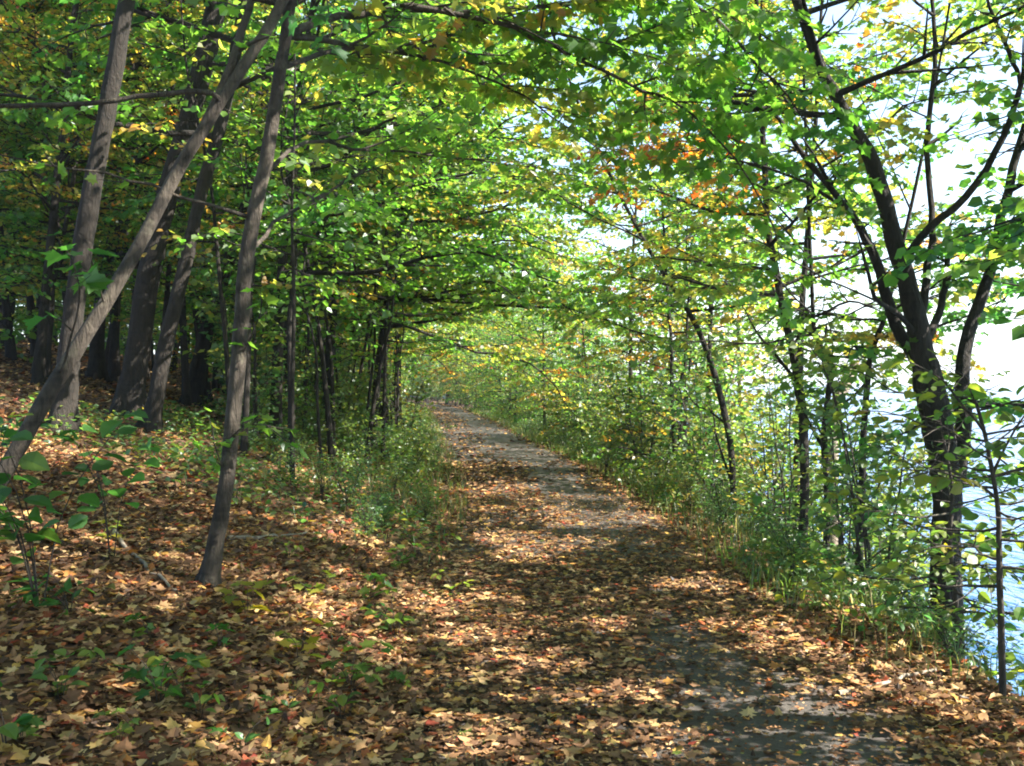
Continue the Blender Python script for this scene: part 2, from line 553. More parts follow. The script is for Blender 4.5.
    def crown(self, p, rad, t0, nb, L, levels, size, hue, hsd, spacing, sub, leafstep, rise=(.15, .7), profile='oval', bias=None, droop=.35, flat=.5, lift=.08):
        """boughs all round a trunk polyline"""
        r = self.r
        n = len(p)
        a0 = r.uniform(0, 6.28)
        for k in range(nb):
            t = t0 + (1 - t0) * (k + r.uniform(0, .8)) / nb
            t = min(t, .985)
            q = t * (n - 1); i = int(q); f = q - i
            s = p[i] + (p[min(i + 1, n - 1)] - p[i]) * f
            rt = rad[i]
            a = a0 + k * 2.4 + r.uniform(-.5, .5)
            h = np.array([math.cos(a), math.sin(a), 0])
            if bias is not None:
                h = nrm(h + np.asarray(bias))
            tt = (t - t0) / (1 - t0)
            ll = L * (math.sin(math.pi * (.18 + .72 * tt)) ** .8 if profile == 'oval' else (1 - .75 * tt)) * r.uniform(.7, 1.2)
            e = rise[0] + (rise[1] - rise[0]) * tt + r.normal(0, .12)
            d = nrm(h * math.cos(e) + UP * math.sin(e))
            w = r.normal(0, .12, 3)
            pts = np.array([s, s + d * ll * .35 + w * ll * .25, s + d * ll * .7 + w * ll * .3 + UP * .04 * ll, s + d * ll + w * ll * .2 - UP * droop * .22 * ll])
            rb = min(rt * .55, .012 + .011 * ll)
            self.bough(pts, rb, rb * .25, levels, size, hue + r.normal(0, hsd), hsd, spacing, sub, leafstep, .22, 6, droop, lift, flat)

    # ---- output
    def build(self, name, label, cat, group=None, bark=None, leafmat=None, tmpl=None, wood='trunk', leafname='crown'):
        root = bpy.data.objects.new(name, None)
        root.empty_display_size = .2
        COL.objects.link(root)
        root.location = self.base
        root["label"] = label; root["category"] = cat
        if group: root["group"] = group
        if self.V:
            link(wood, quads(np.vstack(self.V) - self.base, np.vstack(self.Q), bark or M_BARK, wood), root)
        if self.lp and np.linalg.norm(self.base[:2]) > 1:
            k = ~in_ray(np.array(self.lp))
            k &= ~in_gap(np.array(self.lp)) | (np.array(self.lp)[:, 2] < .9)
            for nm in ('lp', 'ld', 'ln', 'ls', 'lh'):
                setattr(self, nm, list(np.array(getattr(self, nm))[k]))
        if self.lp:
            me = leaf_mesh(leafname, np.array(self.lp) - self.base, np.array(self.ld), np.array(self.ln), np.array(self.ls),
                           np.clip(np.array(self.lh), 0, 1), tmpl or T_MAPLE, leafmat or M_LEAF, self.r.uniform(.3, 1.7, len(self.lp)))
            link(leafname, me, root)
        return root


def dup(root, loc, rotz, scale=1.0, label=None, group=None, tilt=(0, 0)):
    r = root.copy(); COL.objects.link(r)
    r.location = loc; r.rotation_euler = (tilt[0], tilt[1], rotz); r.scale = (scale,) * 3
    if label: r["label"] = label
    if group: r["group"] = group
    for ch in list(root.children):
        c = ch.copy(); COL.objects.link(c); c.parent = r
    return r


# ------------------------------------------------------------------ ground, path, lake
def grid_mesh(name, us, ys, fz, material):
    U, Y = np.meshgrid(us, ys)
    X = xc(Y) + U
    Z = fz(X, Y)
    V = np.stack([X, Y, Z], -1).reshape(-1, 3)
    nu, ny = len(us), len(ys)
    i = np.arange(ny - 1)[:, None]; j = np.arange(nu - 1)[None, :]
    Q = np.stack([i * nu + j, i * nu + j + 1, (i + 1) * nu + j + 1, (i + 1) * nu + j], -1).reshape(-1, 4)
    return quads(V, Q, material, name)


us = np.unique(np.concatenate([-np.geomspace(10, 1500, 40), np.linspace(-10, -PW, 60), np.linspace(-PW, PW, 9), np.linspace(PW, 5, 28), np.linspace(5, 12, 10), np.geomspace(12, 2500, 20)]))
ys = np.unique(np.concatenate([np.linspace(-60, 2, 30), np.linspace(2, 25, 140), np.linspace(25, 90, 130), np.geomspace(90, 3000, 40)]))
structure(link("ground", grid_mesh("ground", us, ys, ground_z, ground_material())))
ps = np.linspace(-PW, PW, 13)
pys = np.concatenate([np.linspace(-20, 30, 160), np.linspace(30.5, 140, 160)])


def path_z(x, y):
    u = x - xc(y)
    return ground_z(x, y) + .012 * (1 - (u / PW) ** 2) + .006


structure(link("path", grid_mesh("path", ps, pys, path_z, path_material())))
wv = np.array([[-40, -400, WATER], [3000, -400, WATER], [3000, 5000, WATER], [-40, 5000, WATER]], float)
wv = np.array([[-600, -400, WATER], [3000, -400, WATER], [3000, 5000, WATER], [-600, 5000, WATER]], float)
structure(link("lake_water", quads(wv, [[0, 1, 2, 3]], water_material(), "lake_water", smooth=False)))

HAZE = .0008


def haze():
    m, N, L = mat("pale_air")
    out = N.new("ShaderNodeOutputMaterial")
    v = N.new("ShaderNodeVolumePrincipled")
    v.inputs['Color'].default_value = (.86, .93, 1.0, 1)
    v.inputs['Density'].default_value = HAZE
    v.inputs['Anisotropy'].default_value = .35
    L.new(v.outputs[0], out.inputs['Volume'])
    x0, x1, y0, y1, z0, z1 = -1600, 2600, -70, 3100, -3.9, 40
    V = [(x0, y0, z0), (x1, y0, z0), (x1, y1, z0), (x0, y1, z0), (x0, y0, z1), (x1, y0, z1), (x1, y1, z1), (x0, y1, z1)]
    o = link("haze", quads(V, [[0, 3, 2, 1], [4, 5, 6, 7], [0, 1, 5, 4], [1, 2, 6, 5], [2, 3, 7, 6], [3, 0, 4, 7]], m, "haze", smooth=False))
    stuff(o, "thin pale haze in the air over the path and lake", "haze")


haze()

# ------------------------------------------------------------------ fallen leaves
def litter():
    g = np.random.default_rng(5)
    P_, S_ = [], []

    def add(n, y0, y1, u0, u1, smin, smax, keep):
        y = y0 + (y1 - y0) * g.random(n)
        u = u0 + (u1 - u0) * g.random(n)
        k = g.random(n) < keep(u, y)
        y, u = y[k], u[k]
        P_.append(np.stack([xc(y) + u, y], -1)); S_.append(smin + (smax - smin) * g.random(len(y)) ** 1.5)

    def dens(u, y):
        # a band right of the middle of the path is swept clean
        x = xc(y) + u
        wob = .28 * np.sin(y * 1.1) + .2 * np.sin(y * 2.7 + 1)
        c = np.where(y < 7, .62 - (y - 4.5) * .15, .5)
        band = np.exp(-((u - c - wob * .5) / np.where(y < 7, np.clip(.62 - (y - 4.5) * .2, .22, .66), .5)) ** 4) * (1 - .75 * sstep(6.2, 7.4, y) * (1 - sstep(9, 11, y)))
        d = np.where(np.abs(u) < PW, .9 - .82 * band, 1.0)
        d = np.where(u > PW + .9, .25, d)
        d = np.where((u < -PW - .1) & (y > 8.5), d * (1 - .35 * sstep(8.5, 13, y)), d)
        return np.clip(d, .05, 1)

    add(85000, 2.6, 9.0, -7.0, 2.2, .024, .074, dens)
    add(42000, 9.0, 20.0, -11, 2.0, .04, .10, dens)
    add(30000, 20.0, 95.0, -12, 1.8, .07, .13, dens)
    add(26000, 2.8, 14.0, -PW - .2, PW + .3, .010, .034, lambda u, y: np.full(len(u), .9))
    add(9000, 9.0, 40.0, -26, -9, .08, .14, lambda u, y: np.ones(len(u)))
    xy = np.vstack(P_); s = np.concatenate(S_); n = len(s)
    z = ground_z(xy[:, 0], xy[:, 1]) + g.uniform(.008, .035, n)
    u = xy[:, 0] - xc(xy[:, 1])
    z = z + np.where(np.abs(u) < PW, .012, 0)
    a = g.uniform(0, 6.283, n)
    tilt = np.where(np.abs(u) < PW, .12, .26)
    d = np.stack([np.cos(a), np.sin(a), g.normal(0, 1, n) * tilt], -1)
    nn = np.stack([g.normal(0, 1, n) * tilt, g.normal(0, 1, n) * tilt - .03, np.ones(n)], -1)
    hue = np.clip(g.choice([.12, .27, .4, .52, .63, .72, .84, .92], n, p=[.27, .21, .13, .10, .10, .09, .07, .03]) + g.normal(0, .03, n), 0, .99)
    cells = np.array([noise.noise(Vector((p[0] * .7, p[1] * .7, 3.3))) for p in xy])
    hue = np.clip(hue + .16 * cells, 0, .99)
    flip = g.choice([1, -1], n, p=[.55, .45])
    fold = g.uniform(.1, 1.8, n) * flip
    near = xy[:, 1] < 15
    ov = near & (g.random(n) < .3)
    me = leaf_mesh("oval_fallen_leaves", np.column_stack([xy, z])[ov], d[ov], nn[ov], s[ov], hue[ov], T_OVATE, M_LITTER, fold[ov] * 1.6)
    stuff(link("oval_fallen_leaves", me), "small oval brown leaves mixed among the fallen maple leaves", "fallen leaves")
    mp = near & ~ov
    me = leaf_mesh("fallen_leaves", np.column_stack([xy, z])[mp], d[mp], nn[mp], s[mp], hue[mp], T_MAPLE, M_LITTER, fold[mp])
    stuff(link("fallen_leaves", me), "brown and tan fallen maple leaves strewn over the path and slope", "fallen leaves")
    fr = ~near
    me = leaf_mesh("far_fallen_leaves", np.column_stack([xy, z])[fr], d[fr], nn[fr], s[fr], hue[fr], T_MID, M_LITTER, fold[fr])
    stuff(link("distant_fallen_leaves", me), "russet fallen leaves on the far stretch of the path and wood floor", "fallen leaves")


litter()


# ------------------------------------------------------------------ grass and low ground cover along both verges
def grass():
    g = np.random.default_rng(9)

    def blades(n, y0, y1, u0, u1, h0, h1, keep, pw=1.6):
        y = y0 + (y1 - y0) * g.random(n) ** pw
        u = g.uniform(u0, u1, n)
        k = g.random(n) < keep(u, y)
        y, u = y[k], u[k]
        x = xc(y) + u
        z = ground_z(x, y) - .01
        h = g.uniform(h0, h1, len(x)) * g.uniform(.6, 1.1, len(x))
        return np.stack([x, y, z], -1), h

    def clump(u, y):
        return np.array([.5 + .9 * noise.noise(Vector((a * 1.3, b * .8, 7.))) for a, b in zip(u, y)])

    for nm, lab, args in (
            ("verge_grass", "tall green grass and weeds along the lake side of the path", [(26000, 5.2, 62, PW - .12, 3.2, .08, .38, lambda u, y: np.clip(clump(u, y) * sstep(5.2, 8.0, y) * sstep(PW - .1, PW + .45, u) + .1 * sstep(6, 8, y), 0, 1))]),
            ("bank_grass", "green grass and low weeds along the wooded side of the path", [(22000, 8.5, 62, -3.6, -PW + .1, .06, .30, lambda u, y: np.clip(clump(u, y) * sstep(9.0, 13, y) * sstep(-3.6, -2.2, u) + .03, 0, 1)),
                                                                                            (2500, 3.2, 9, -1.9, -.7, .03, .09, lambda u, y: np.clip(clump(u * 1.5, y * 1.5) - .25, 0, 1))])):
        B, H = zip(*[blades(*a) for a in args])
        B = np.vstack(B); H = np.concatenate(H); n = len(H)
        a = g.uniform(0, 6.283, n)
        lean = np.stack([np.cos(a), np.sin(a), np.zeros(n)], -1) * g.uniform(.1, .75, n)[:, None]
        w = np.stack([-np.sin(a), np.cos(a), np.zeros(n)], -1) * (g.uniform(.002, .0045, n) + .00012 * B[:, 1])[:, None]
        m = B + np.array([0, 0, 1.]) * (H * .58)[:, None] + lean * (H * .3)[:, None]
        tp = B + np.array([0, 0, 1.]) * (H * (1 - .25 * np.linalg.norm(lean, axis=1)))[:, None] + lean * H[:, None]
        V = np.stack([B - w, B + w, m + w * .8, m - w * .8, tp], 1).reshape(-1, 3)
        o = np.arange(n)[:, None] * 5
        loops = np.concatenate([o + [0, 1, 2, 3], o + [3, 2, 4]], 1).ravel()
        starts = (np.arange(n)[:, None] * 7 + [0, 4]).ravel()
        hue = np.clip(g.normal(.27, .24, n), 0, 1)
        me = mesh_from(nm, V, loops, starts, M_GRASS, np.repeat(hue, 5))
        stuff(link(nm, me), lab, "grass")


grass()


def ground_cover():
    """little broad leaves of low weeds, nobody could count them"""
    g = np.random.default_rng(19)
    out = []
    for (n, y0, y1, u0, u1, hmax) in ((60000, 7.5, 60, -5.6, -PW + .05, .42), (70000, 5.6, 60, PW + .05, 3.4, .75)):
        y = y0 + (y1 - y0) * g.random(n) ** 1.7
        u = g.uniform(u0, u1, n)
        c = np.array([noise.noise(Vector((a * .9, b * .6, 1.7))) for a, b in zip(u, y)])
        k = g.random(n) < np.clip(.45 + 1.1 * c, 0, 1) * sstep(y0, y0 + 3.5, y) * (sstep(PW, PW + .5, np.abs(u)))
        y, u, c = y[k], u[k], c[k]
        x = xc(y) + u
        z = ground_z(x, y) + g.random(len(x)) ** 1.3 * hmax * np.clip(.35 + .9 * c, .15, 1) * sstep(PW - .1, PW + .8, np.abs(u))
        out.append(np.stack([x, y, z], -1))
    B = np.vstack(out); n = len(B)
    a = g.uniform(0, 6.283, n)
    d = np.stack([np.cos(a), np.sin(a), g.normal(-.1, .35, n)], -1)
    nn = np.stack([g.normal(0, .45, n), g.normal(0, .45, n), np.ones(n)], -1)
    me = leaf_mesh("ground_cover", B, d, nn, g.uniform(.03, .075, n) * (1 + B[:, 1] * .012), np.clip(g.normal(.38, .17, n), 0, 1), T_OVATE, M_SHRUB)
    stuff(link("ground_cover", me), "low leafy weeds covering the ground beside the path", "ground cover")


ground_cover()

# ------------------------------------------------------------------ hero trees of the left bank
def pix(pts, d, dd=0.0):
    """pixel polyline -> points at distance d (drifting by dd towards the end)"""
    n = len(pts)
    return np.array([P(x, y, d + dd * i / max(1, n - 1)) for i, (x, y) in enumerate(pts)])


def extend(pts, height, lean=.25):
    """carry a trunk on above the picture up to a height, straightening as it goes"""
    d = nrm(pts[-1] - pts[-2])
    out = list(pts)
    while out[-1][2] < height:
        d = nrm(d + UP * .22)
        out.append(out[-1] + d * 1.3)
    return np.array(out)


def root_in(pts):
    """push the first point onto (just below) the terrain"""
    pts = np.array(pts, float)
    pts[0][2] = float(ground_z(pts[0][0], pts[0][1])) - .03
    return pts


def hero(name, label, seed, pxs, d, w0, w1, top, bark, crownkw, group=None, dd=0.0, limbs=(), flare=.75, tmpl=None, n=40, leafmat=None, cat="tree"):
    """w0,w1: trunk width in pixels at the bottom and at the top of the listed points"""
    pts = root_in(pix(pxs, d, dd))
    k = len(pts)
    full = extend(pts, top) if top else pts
    pl = Plant(seed, (pts[0][0], pts[0][1], pts[0][2] + .03))
    r0 = w0 / F * d / 2
    r1 = w1 / F * d / 2
    # radius over the whole length
    p = pl.smooth(full, n + 2 * (len(full) - k), r0 * .04)
    s = np.linspace(0, len(full) - 1, len(p))
    rad = np.where(s < k - 1, r0 + (r1 - r0) * s / (k - 1), r1 * np.clip(1 - .8 * (s - k + 1) / max(1, len(full) - k), .12, 1))
    zrel = np.linalg.norm(p - p[0], axis=1)
    rad = rad * (1 + flare * np.exp(-zrel / (r0 * 2.2)))
    pl.tube(p, rad, 16, .07, .5 * flare * np.exp(-zrel / (r0 * 2.5)))
    if crownkw:
        pl.crown(p, rad, **crownkw)
    for lb in limbs:
        lb(pl, p, rad)
    return pl.build(name, label, cat, group, bark, leafmat, tmpl or T_MAPLE)


def limb(pxs, d, w0, w1, dd=0.0, levels=2, size=.085, hue=.25, hsd=.07, spacing=.3, sub=.7, leafstep=.06, t0=.15, droop=.4, flat=.5):
    def f(pl, p, rad):
        q = pix(pxs, d, dd)
        dist = np.linalg.norm(p - q[0], axis=1)
        i = int(np.argmin(dist))
        if dist[i] < .5:                       # root the limb in the trunk's axis
            off = p[i] - q[0]
            q = q + off[None, :] * np.linspace(1, 0, len(q))[:, None] ** 2
        pl.bough(q, w0 / F * d / 2, w1 / F * d / 2, levels, size, hue, hsd, spacing, sub, leafstep, t0, 7, droop, .05, flat)
    return f


G_LEFT = "dark trunks standing on the left bank"
d0 = on_ground(207, 588)[1]
hero("maple_tree", "slim grey maple nearest the path on the left bank, sprigs low on its trunk", 11,
     [(207, 590), (217, 535), (228, 470), (235, 400), (240, 340), (247, 255), (258, 195), (268, 150), (280, 70), (291, 0)], d0, 17, 12, 13.0, M_BARK_GREY,
     dict(t0=.5, nb=20, L=3.6, levels=2, size=.10, hue=.26, hsd=.07, spacing=.24, sub=1.0, leafstep=.045, rise=(.1, .8), bias=(.35, .25, 0)),
     limbs=[
         limb([(290, 20), (342, 8), (400, 4), (489, 10), (569, 3), (660, -4)], d0, 9, 2, 1.0, hue=.3, t0=.2, sub=.9, spacing=.18, leafstep=.045),
         limb([(400, 4), (489, 20), (542, 40), (580, 60), (640, 90), (684, 107), (740, 165), (775, 230)], d0 + .25, 6, 1.6, 1.2, hue=.22, hsd=.06, sub=1.0, spacing=.2, leafstep=.045, size=.1, t0=.25),
         limb([(290, 10), (420, -50), (560, -50), (697, 10), (751, 60), (790, 100), (835, 170)], d0 + .3, 7, 1.5, 1.4, hue=.2, hsd=.06, sub=1.0, spacing=.2, leafstep=.045, size=.1, t0=.4),
         limb([(281, 70), (342, 50), (430, 60), (520, 95), (600, 150)], d0, 6, 1.4, 1.6, hue=.4, hsd=.1, sub=1.0, spacing=.18, leafstep=.045),
         limb([(262, 170), (310, 140), (392, 152), (502, 162), (582, 177)], d0 + .1, 5, 1.2, 2.6, hue=.3, hsd=.1, sub=.7, spacing=.25, leafstep=.05, t0=.3),
         limb([(247, 255), (277, 220), (342, 183), (385, 153), (442, 113)], d0 + .1, 5, 1.2, 2.0, hue=.28, hsd=.08, sub=.7, spacing=.25, leafstep=.05, t0=.3),
         limb([(250, 225), (167, 197), (117, 177), (50, 165), (-20, 150)], d0, 4, 1.0, -.8, levels=1, hue=.3, sub=.4, spacing=.6, leafstep=.1, t0=.4),
         limb([(228, 470), (232, 440), (262, 425), (285, 440)], d0 - .05, 2.2, 1, -.1, levels=1, size=.085, hue=.2, sub=.22, spacing=.12, leafstep=.06, t0=.3),
         limb([(224, 490), (215, 450), (212, 425)], d0 - .05, 2, 1, -.1, levels=1, size=.075, hue=.25, sub=.2, spacing=.12, leafstep=.06, t0=.3),
         limb([(238, 360), (255, 330), (262, 300)], d0 - .05, 2, 1, -.1, levels=1, size=.075, hue=.2, sub=.2, spacing=.14, leafstep=.06, t0=.3),
     ])

d1 = 4.9
hero("leaning_tree", "slender grey trunk leaning steeply across the left edge, lit along its upper side", 12,
     [(-95, 625), (-40, 545), (0, 480), (60, 375), (125, 270), (180, 167), (240, 72), (283, 0)], d1, 19.5, 12.5, 9.5, M_BARK_GREY,
     dict(t0=.66, nb=12, L=2.8, levels=2, size=.10, hue=.3, hsd=.08, spacing=.25, sub=.9, leafstep=.045, rise=(.0, .6), bias=(.4, .3, 0)), dd=.9,
     limbs=[
         limb([(212, 112), (205, 97), (150, 98), (100, 103), (40, 105), (-60, 108)], d1 + .75, 6, 4, -.4, levels=1, hue=.3, sub=.3, spacing=1.2, leafstep=.12, t0=.5),
         limb([(196, 135), (230, 60), (245, 20), (262, -40)], d1 + .7, 10, 7, .3, levels=1, hue=.3, sub=.5, spacing=.6, leafstep=.1, t0=.5),
         limb([(60, 375), (75, 330), (80, 290), (70, 255)], d1 + .3, 3, 1, -.3, levels=1, size=.12, hue=.12, sub=.22, spacing=.14, leafstep=.09, t0=.5),
         limb([(112, 290), (100, 275), (92, 262)], d1 + .4, 2, 1, -.3, levels=1, size=.12, hue=.12, sub=.2, spacing=.12, leafstep=.09, t0=.4),
         limb([(283, 0), (305, -20), (325, 0), (332, 30)], d1 + .9, 3, 1, -.8, levels=1, size=.11, hue=.1, sub=.25, spacing=.14, leafstep=.08, t0=.5),
     ])

LEFT = [
    ("stout dark trunk of the left wood, thickest of the row behind the slim grey maple", [(128, 417), (137, 350), (150, 270), (165, 205), (180, 150), (205, 60), (217, 0)], 22, 21, 15),
    ("dark leaning trunk growing beside the thickest trunk, nearly touching it at the base", [(150, 432), (165, 350), (180, 285), (190, 245), (202, 190), (222, 120), (245, 0)], 15, 12, 14),
    ("dark trunk leaning right just left of the slim grey maple", [(190, 405), (202, 350), (213, 310), (230, 256), (250, 190), (262, 120), (272, 20)], 15, 11, 14),
    ("broad brown trunk behind the leaning slender trunk", [(62, 430), (68, 370), (75, 300), (90, 200), (105, 120), (127, 0)], 21, 17, 15),
    ("thin dark trunk between the broad brown trunk and the thickest trunk", [(95, 380), (100, 310), (115, 230), (125, 170), (135, 100), (150, 0)], 13, 11, 15),
    ("dark straight trunk at the far left edge", [(2, 348), (9, 280), (20, 215), (33, 110), (50, 0)], 15, 13, 15),
]
for i, (lab, pxs, w0, w1, top) in enumerate(LEFT):
    dd = on_ground(*pxs[0])[1]
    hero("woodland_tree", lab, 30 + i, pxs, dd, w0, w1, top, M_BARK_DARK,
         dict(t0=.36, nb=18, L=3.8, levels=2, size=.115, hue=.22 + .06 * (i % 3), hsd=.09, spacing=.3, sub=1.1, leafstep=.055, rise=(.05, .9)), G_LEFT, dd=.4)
THIN = [
    ("pale thin sapling stem near the far left edge catching light", [(33, 375), (42, 330), (57, 265), (70, 200), (80, 130)], 6, 4),
    ("thin crooked stem rising behind the slim grey maple", [(205, 360), (215, 290), (228, 215), (238, 170), (250, 110)], 8, 5),
    ("thin dark stem leaning right in the thicket left of the path", [(340, 402), (356, 362), (370, 335), (385, 312), (410, 285)], 7, 4),
    ("pair member of thin stems right of the slim grey maple, leaning right", [(252, 430), (268, 370), (290, 310), (320, 250), (345, 200)], 6, 3),
    ("grey thin stem leaning right behind the maple sprigs", [(262, 420), (275, 385), (288, 340), (310, 300), (322, 270)], 5, 3),
]
for i, (lab, pxs, w0, w1) in enumerate(THIN):
    dd = on_ground(*pxs[0])[1]
    hero("sapling", lab, 50 + i, pxs, dd, w0, w1, 5.5 + i * .5, M_BARK if i else M_BARK_GREY,
         dict(t0=.3, nb=16, L=1.9, levels=2, size=.1, hue=.3, hsd=.1, spacing=.24, sub=.7, leafstep=.055, rise=(.0, .7)), dd=.3, flare=.15, cat="sapling")

# ------------------------------------------------------------------ hero trees of the lake bank
dR = 8.2
RKW = dict(levels=2, size=.075, hue=.24, hsd=.07, spacing=.32, sub=.75, leafstep=.075)


def rl(pxs, d, w0, w1, dd=0., hue=.2, sub=.7, t0=.3, **k):
    a = dict(hsd=.05, spacing=.3, leafstep=.07, size=.075, levels=2); a.update(k)
    return limb(pxs, d, w0, w1, dd, hue=hue, sub=sub, t0=t0, **a)


hero("lakeside_tree", "big dark many-stemmed tree on the lake bank, the thickest trunk at the right", 71,
     [(948, 640), (946, 560), (947, 500), (942, 445), (932, 389), (924, 356), (917, 323), (907, 283), (897, 250), (884, 200), (871, 160), (851, 123), (834, 93), (815, 50)],
     dR, 31, 10, 9.5, M_BARK_DARK,
     dict(t0=.62, nb=15, L=3.0, rise=(.1, .8), levels=2, size=.085, hue=.24, hsd=.07, spacing=.24, sub=.85, leafstep=.07), flare=.5, n=56,
     limbs=[
         rl([(938, 470), (927, 436), (921, 403), (917, 383), (913, 356), (897, 333), (884, 293), (873, 256), (862, 232), (850, 213), (817, 173), (780, 120)], dR - .1, 20, 5, .7, t0=.6, sub=.9),
         rl([(919, 330), (924, 306), (927, 276), (931, 240), (931, 213), (928, 135), (935, 60), (930, -20)], dR, 10, 4, .5, t0=.55, sub=.9),
         rl([(903, 262), (911, 245), (935, 220), (967, 193), (994, 153), (1014, 110), (1021, 85), (1040, 40)], dR - .1, 9, 5, -.3, t0=.6, sub=.7),
         rl([(948, 500), (957, 470), (961, 450), (964, 406), (962, 373), (967, 339), (981, 299), (991, 266), (997, 235), (1010, 180), (1030, 110)], dR + .15, 19, 8, .4, t0=.7, sub=.8),
         rl([(965, 345), (960, 320), (955, 290), (950, 270), (947, 230)], dR + .2, 9, 5, .4, t0=.6, sub=.6),
         rl([(850, 213), (800, 180), (740, 160), (690, 150), (640, 165)], dR + .6, 4, 1.2, 1.2, hue=.62, t0=.45, sub=1.1, spacing=.16, leafstep=.05, size=.08),
         rl([(915, 340), (893, 312), (875, 300), (868, 275), (862, 250)], dR - .2, 6, 3, -.3, t0=.7, sub=.4, levels=1),
         rl([(938, 420), (915, 400), (890, 390), (860, 372)], dR - .2, 3, 1, -.3, t0=.5, sub=.4, levels=1),
         rl([(1021, 83), (1011, 57), (995, 20), (984, -10)], dR - .3, 5, 3, 0, t0=.4, sub=.5),
     ])
LAKE = [
    ("slim dark tree on the lake bank, straightest left of the big many-stemmed tree", [(799, 552), (804, 511), (804, 443), (801, 399), (791, 343), (784, 316), (777, 276), (768, 230), (765, 180)], 10, 6, 8.5, .36,
     [([(797, 385), (775, 355), (758, 335), (745, 310)], 4, 1.5), ([(790, 350), (800, 335), (820, 318), (838, 308)], 3, 1.2), ([(803, 400), (815, 420), (824, 440)], 3, 2)]),
    ("forked slim stem between the straight slim tree and the big many-stemmed tree", [(826, 540), (827, 496), (824, 436), (829, 390), (831, 365), (820, 345), (814, 330), (812, 290)], 7, 4, 7.5, .3,
     [([(825, 450), (812, 428), (800, 405), (795, 390)], 4, 2), ([(830, 365), (832, 340), (825, 310)], 2, 1)]),
    ("slim stem with a bent top just left of the big many-stemmed tree", [(858, 540), (862, 480), (864, 430), (867, 389), (871, 356), (884, 319), (892, 290)], 8, 4, 7.0, .26,
     [([(868, 385), (850, 400), (830, 405)], 3, 1.5)]),
    ("thin dark tree of the lake bank with two low stems, leaning left as it rises", [(734, 515), (731, 449), (717, 383), (701, 336), (687, 309), (675, 290), (649, 250)], 7, 4, 7.0, .3,
     [([(725, 480), (716, 440), (712, 410)], 3, 1.5), ([(724, 425), (708, 412), (695, 405), (685, 390)], 2.5, 1)]),
    ("thin V-forked stem on the lake bank by the bend", [(676, 465), (674, 430), (672, 400), (671, 340), (668, 300)], 5, 3, 6.5, .34,
     [([(677, 460), (683, 430), (688, 400), (691, 350)], 4, 2)]),
]
for i, (lab, pxs, w0, w1, top, hu, lbs) in enumerate(LAKE):
    dd = [10.5, 10.0, 9.4, 13.0, 15.5][i]
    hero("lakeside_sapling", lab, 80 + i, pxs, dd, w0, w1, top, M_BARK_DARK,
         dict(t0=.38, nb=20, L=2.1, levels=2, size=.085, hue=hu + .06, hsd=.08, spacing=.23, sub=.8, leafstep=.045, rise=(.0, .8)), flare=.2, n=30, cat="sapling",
         limbs=[rl(q, dd, a, b, .2, hue=hu, sub=.45, levels=1, t0=.3, spacing=.22) for q, a, b in lbs])
hero("near_sapling", "thin sapling at the right edge of the path with yellowing broad leaves", 90,
     [(1003, 685), (1001, 620), (999, 560), (998, 510), (990, 460), (982, 423), (972, 390)], 5.4, 7, 3, 0, M_BARK,
     dict(t0=.25, nb=20, L=.8, levels=1, size=.085, hue=.46, hsd=.07, spacing=.14, sub=.3, leafstep=.08, rise=(-.1, .4)), flare=.1, tmpl=T_OVATE, leafmat=M_BIG, cat="sapling",
     limbs=[rl([(985, 430), (960, 400), (935, 375), (910, 362)], 5.4, 3, 1, -.2, hue=.4, levels=1, size=.11, sub=.2, spacing=.12, leafstep=.08),
            rl([(998, 500), (970, 480), (940, 470), (905, 480)], 5.4, 3, 1, -.2, hue=.5, levels=1, size=.1, sub=.25, spacing=.14, leafstep=.08),
            rl([(995, 470), (1010, 440), (1030, 400), (1040, 340)], 5.4, 3, 1, -.1, hue=.4, levels=1, size=.1, sub=.3, spacing=.14, leafstep=.08)])

hero("near_sapling", "leafy sapling with pale yellow-green leaves in front of the big lakeside trunk", 91,
     [(958, 640), (955, 590), (950, 540), (952, 490), (944, 440)], 6.6, 6, 2.5, 0, M_BARK,
     dict(t0=.15, nb=22, L=1.0, levels=1, size=.085, hue=.44, hsd=.07, spacing=.12, sub=.32, leafstep=.065, rise=(-.1, .5)), flare=.1, tmpl=T_OVATE, leafmat=M_BIG, cat="sapling")

# leaning dead stem by the water
pl = Plant(95, on_ground(833, 470))
b = P(828, 470, 11.5); b[2] = float(ground_z(b[0], b[1])) - .05
pl.base = b.copy()
pl.trunk(np.array([b, P(834, 425, 11.5), P(846, 385, 11.6), P(856, 365, 11.7)]), .085, .06, 14, 10, .1, .12)
o = pl.build("tree_stump", "pale broken leaning snag behind the slim lakeside stems", "snag", None, M_DEAD, wood='trunk')

# ------------------------------------------------------------------ repeated woodland trees, saplings and shrubs
def proto_tree(seed, h, r, t0, nb, L, hue, hsd, size, lean=.6, tmpl=T_MID, leafstep=.06, spacing=.32, sub=1.15, bark=None):
    pl = Plant(seed, (0, 0, 0))
    a = pl.r.uniform(0, 6.28)
    l = pl.r.uniform(.2, 1) * lean
    k = np.linspace(0, 1, 6)
    pts = np.stack([l * math.cos(a) * k ** 1.4 + pl.r.normal(0, .05, 6) * k, l * math.sin(a) * k ** 1.4 + pl.r.normal(0, .05, 6) * k, h * k - .05], -1)
    p, rad = pl.trunk(pts, r, r * .12, 16, 8, .4, .05)
    pl.crown(p, rad, t0, nb, L, 2, size, hue, hsd, spacing, sub, leafstep, (.0, .9))
    return pl, bark, tmpl


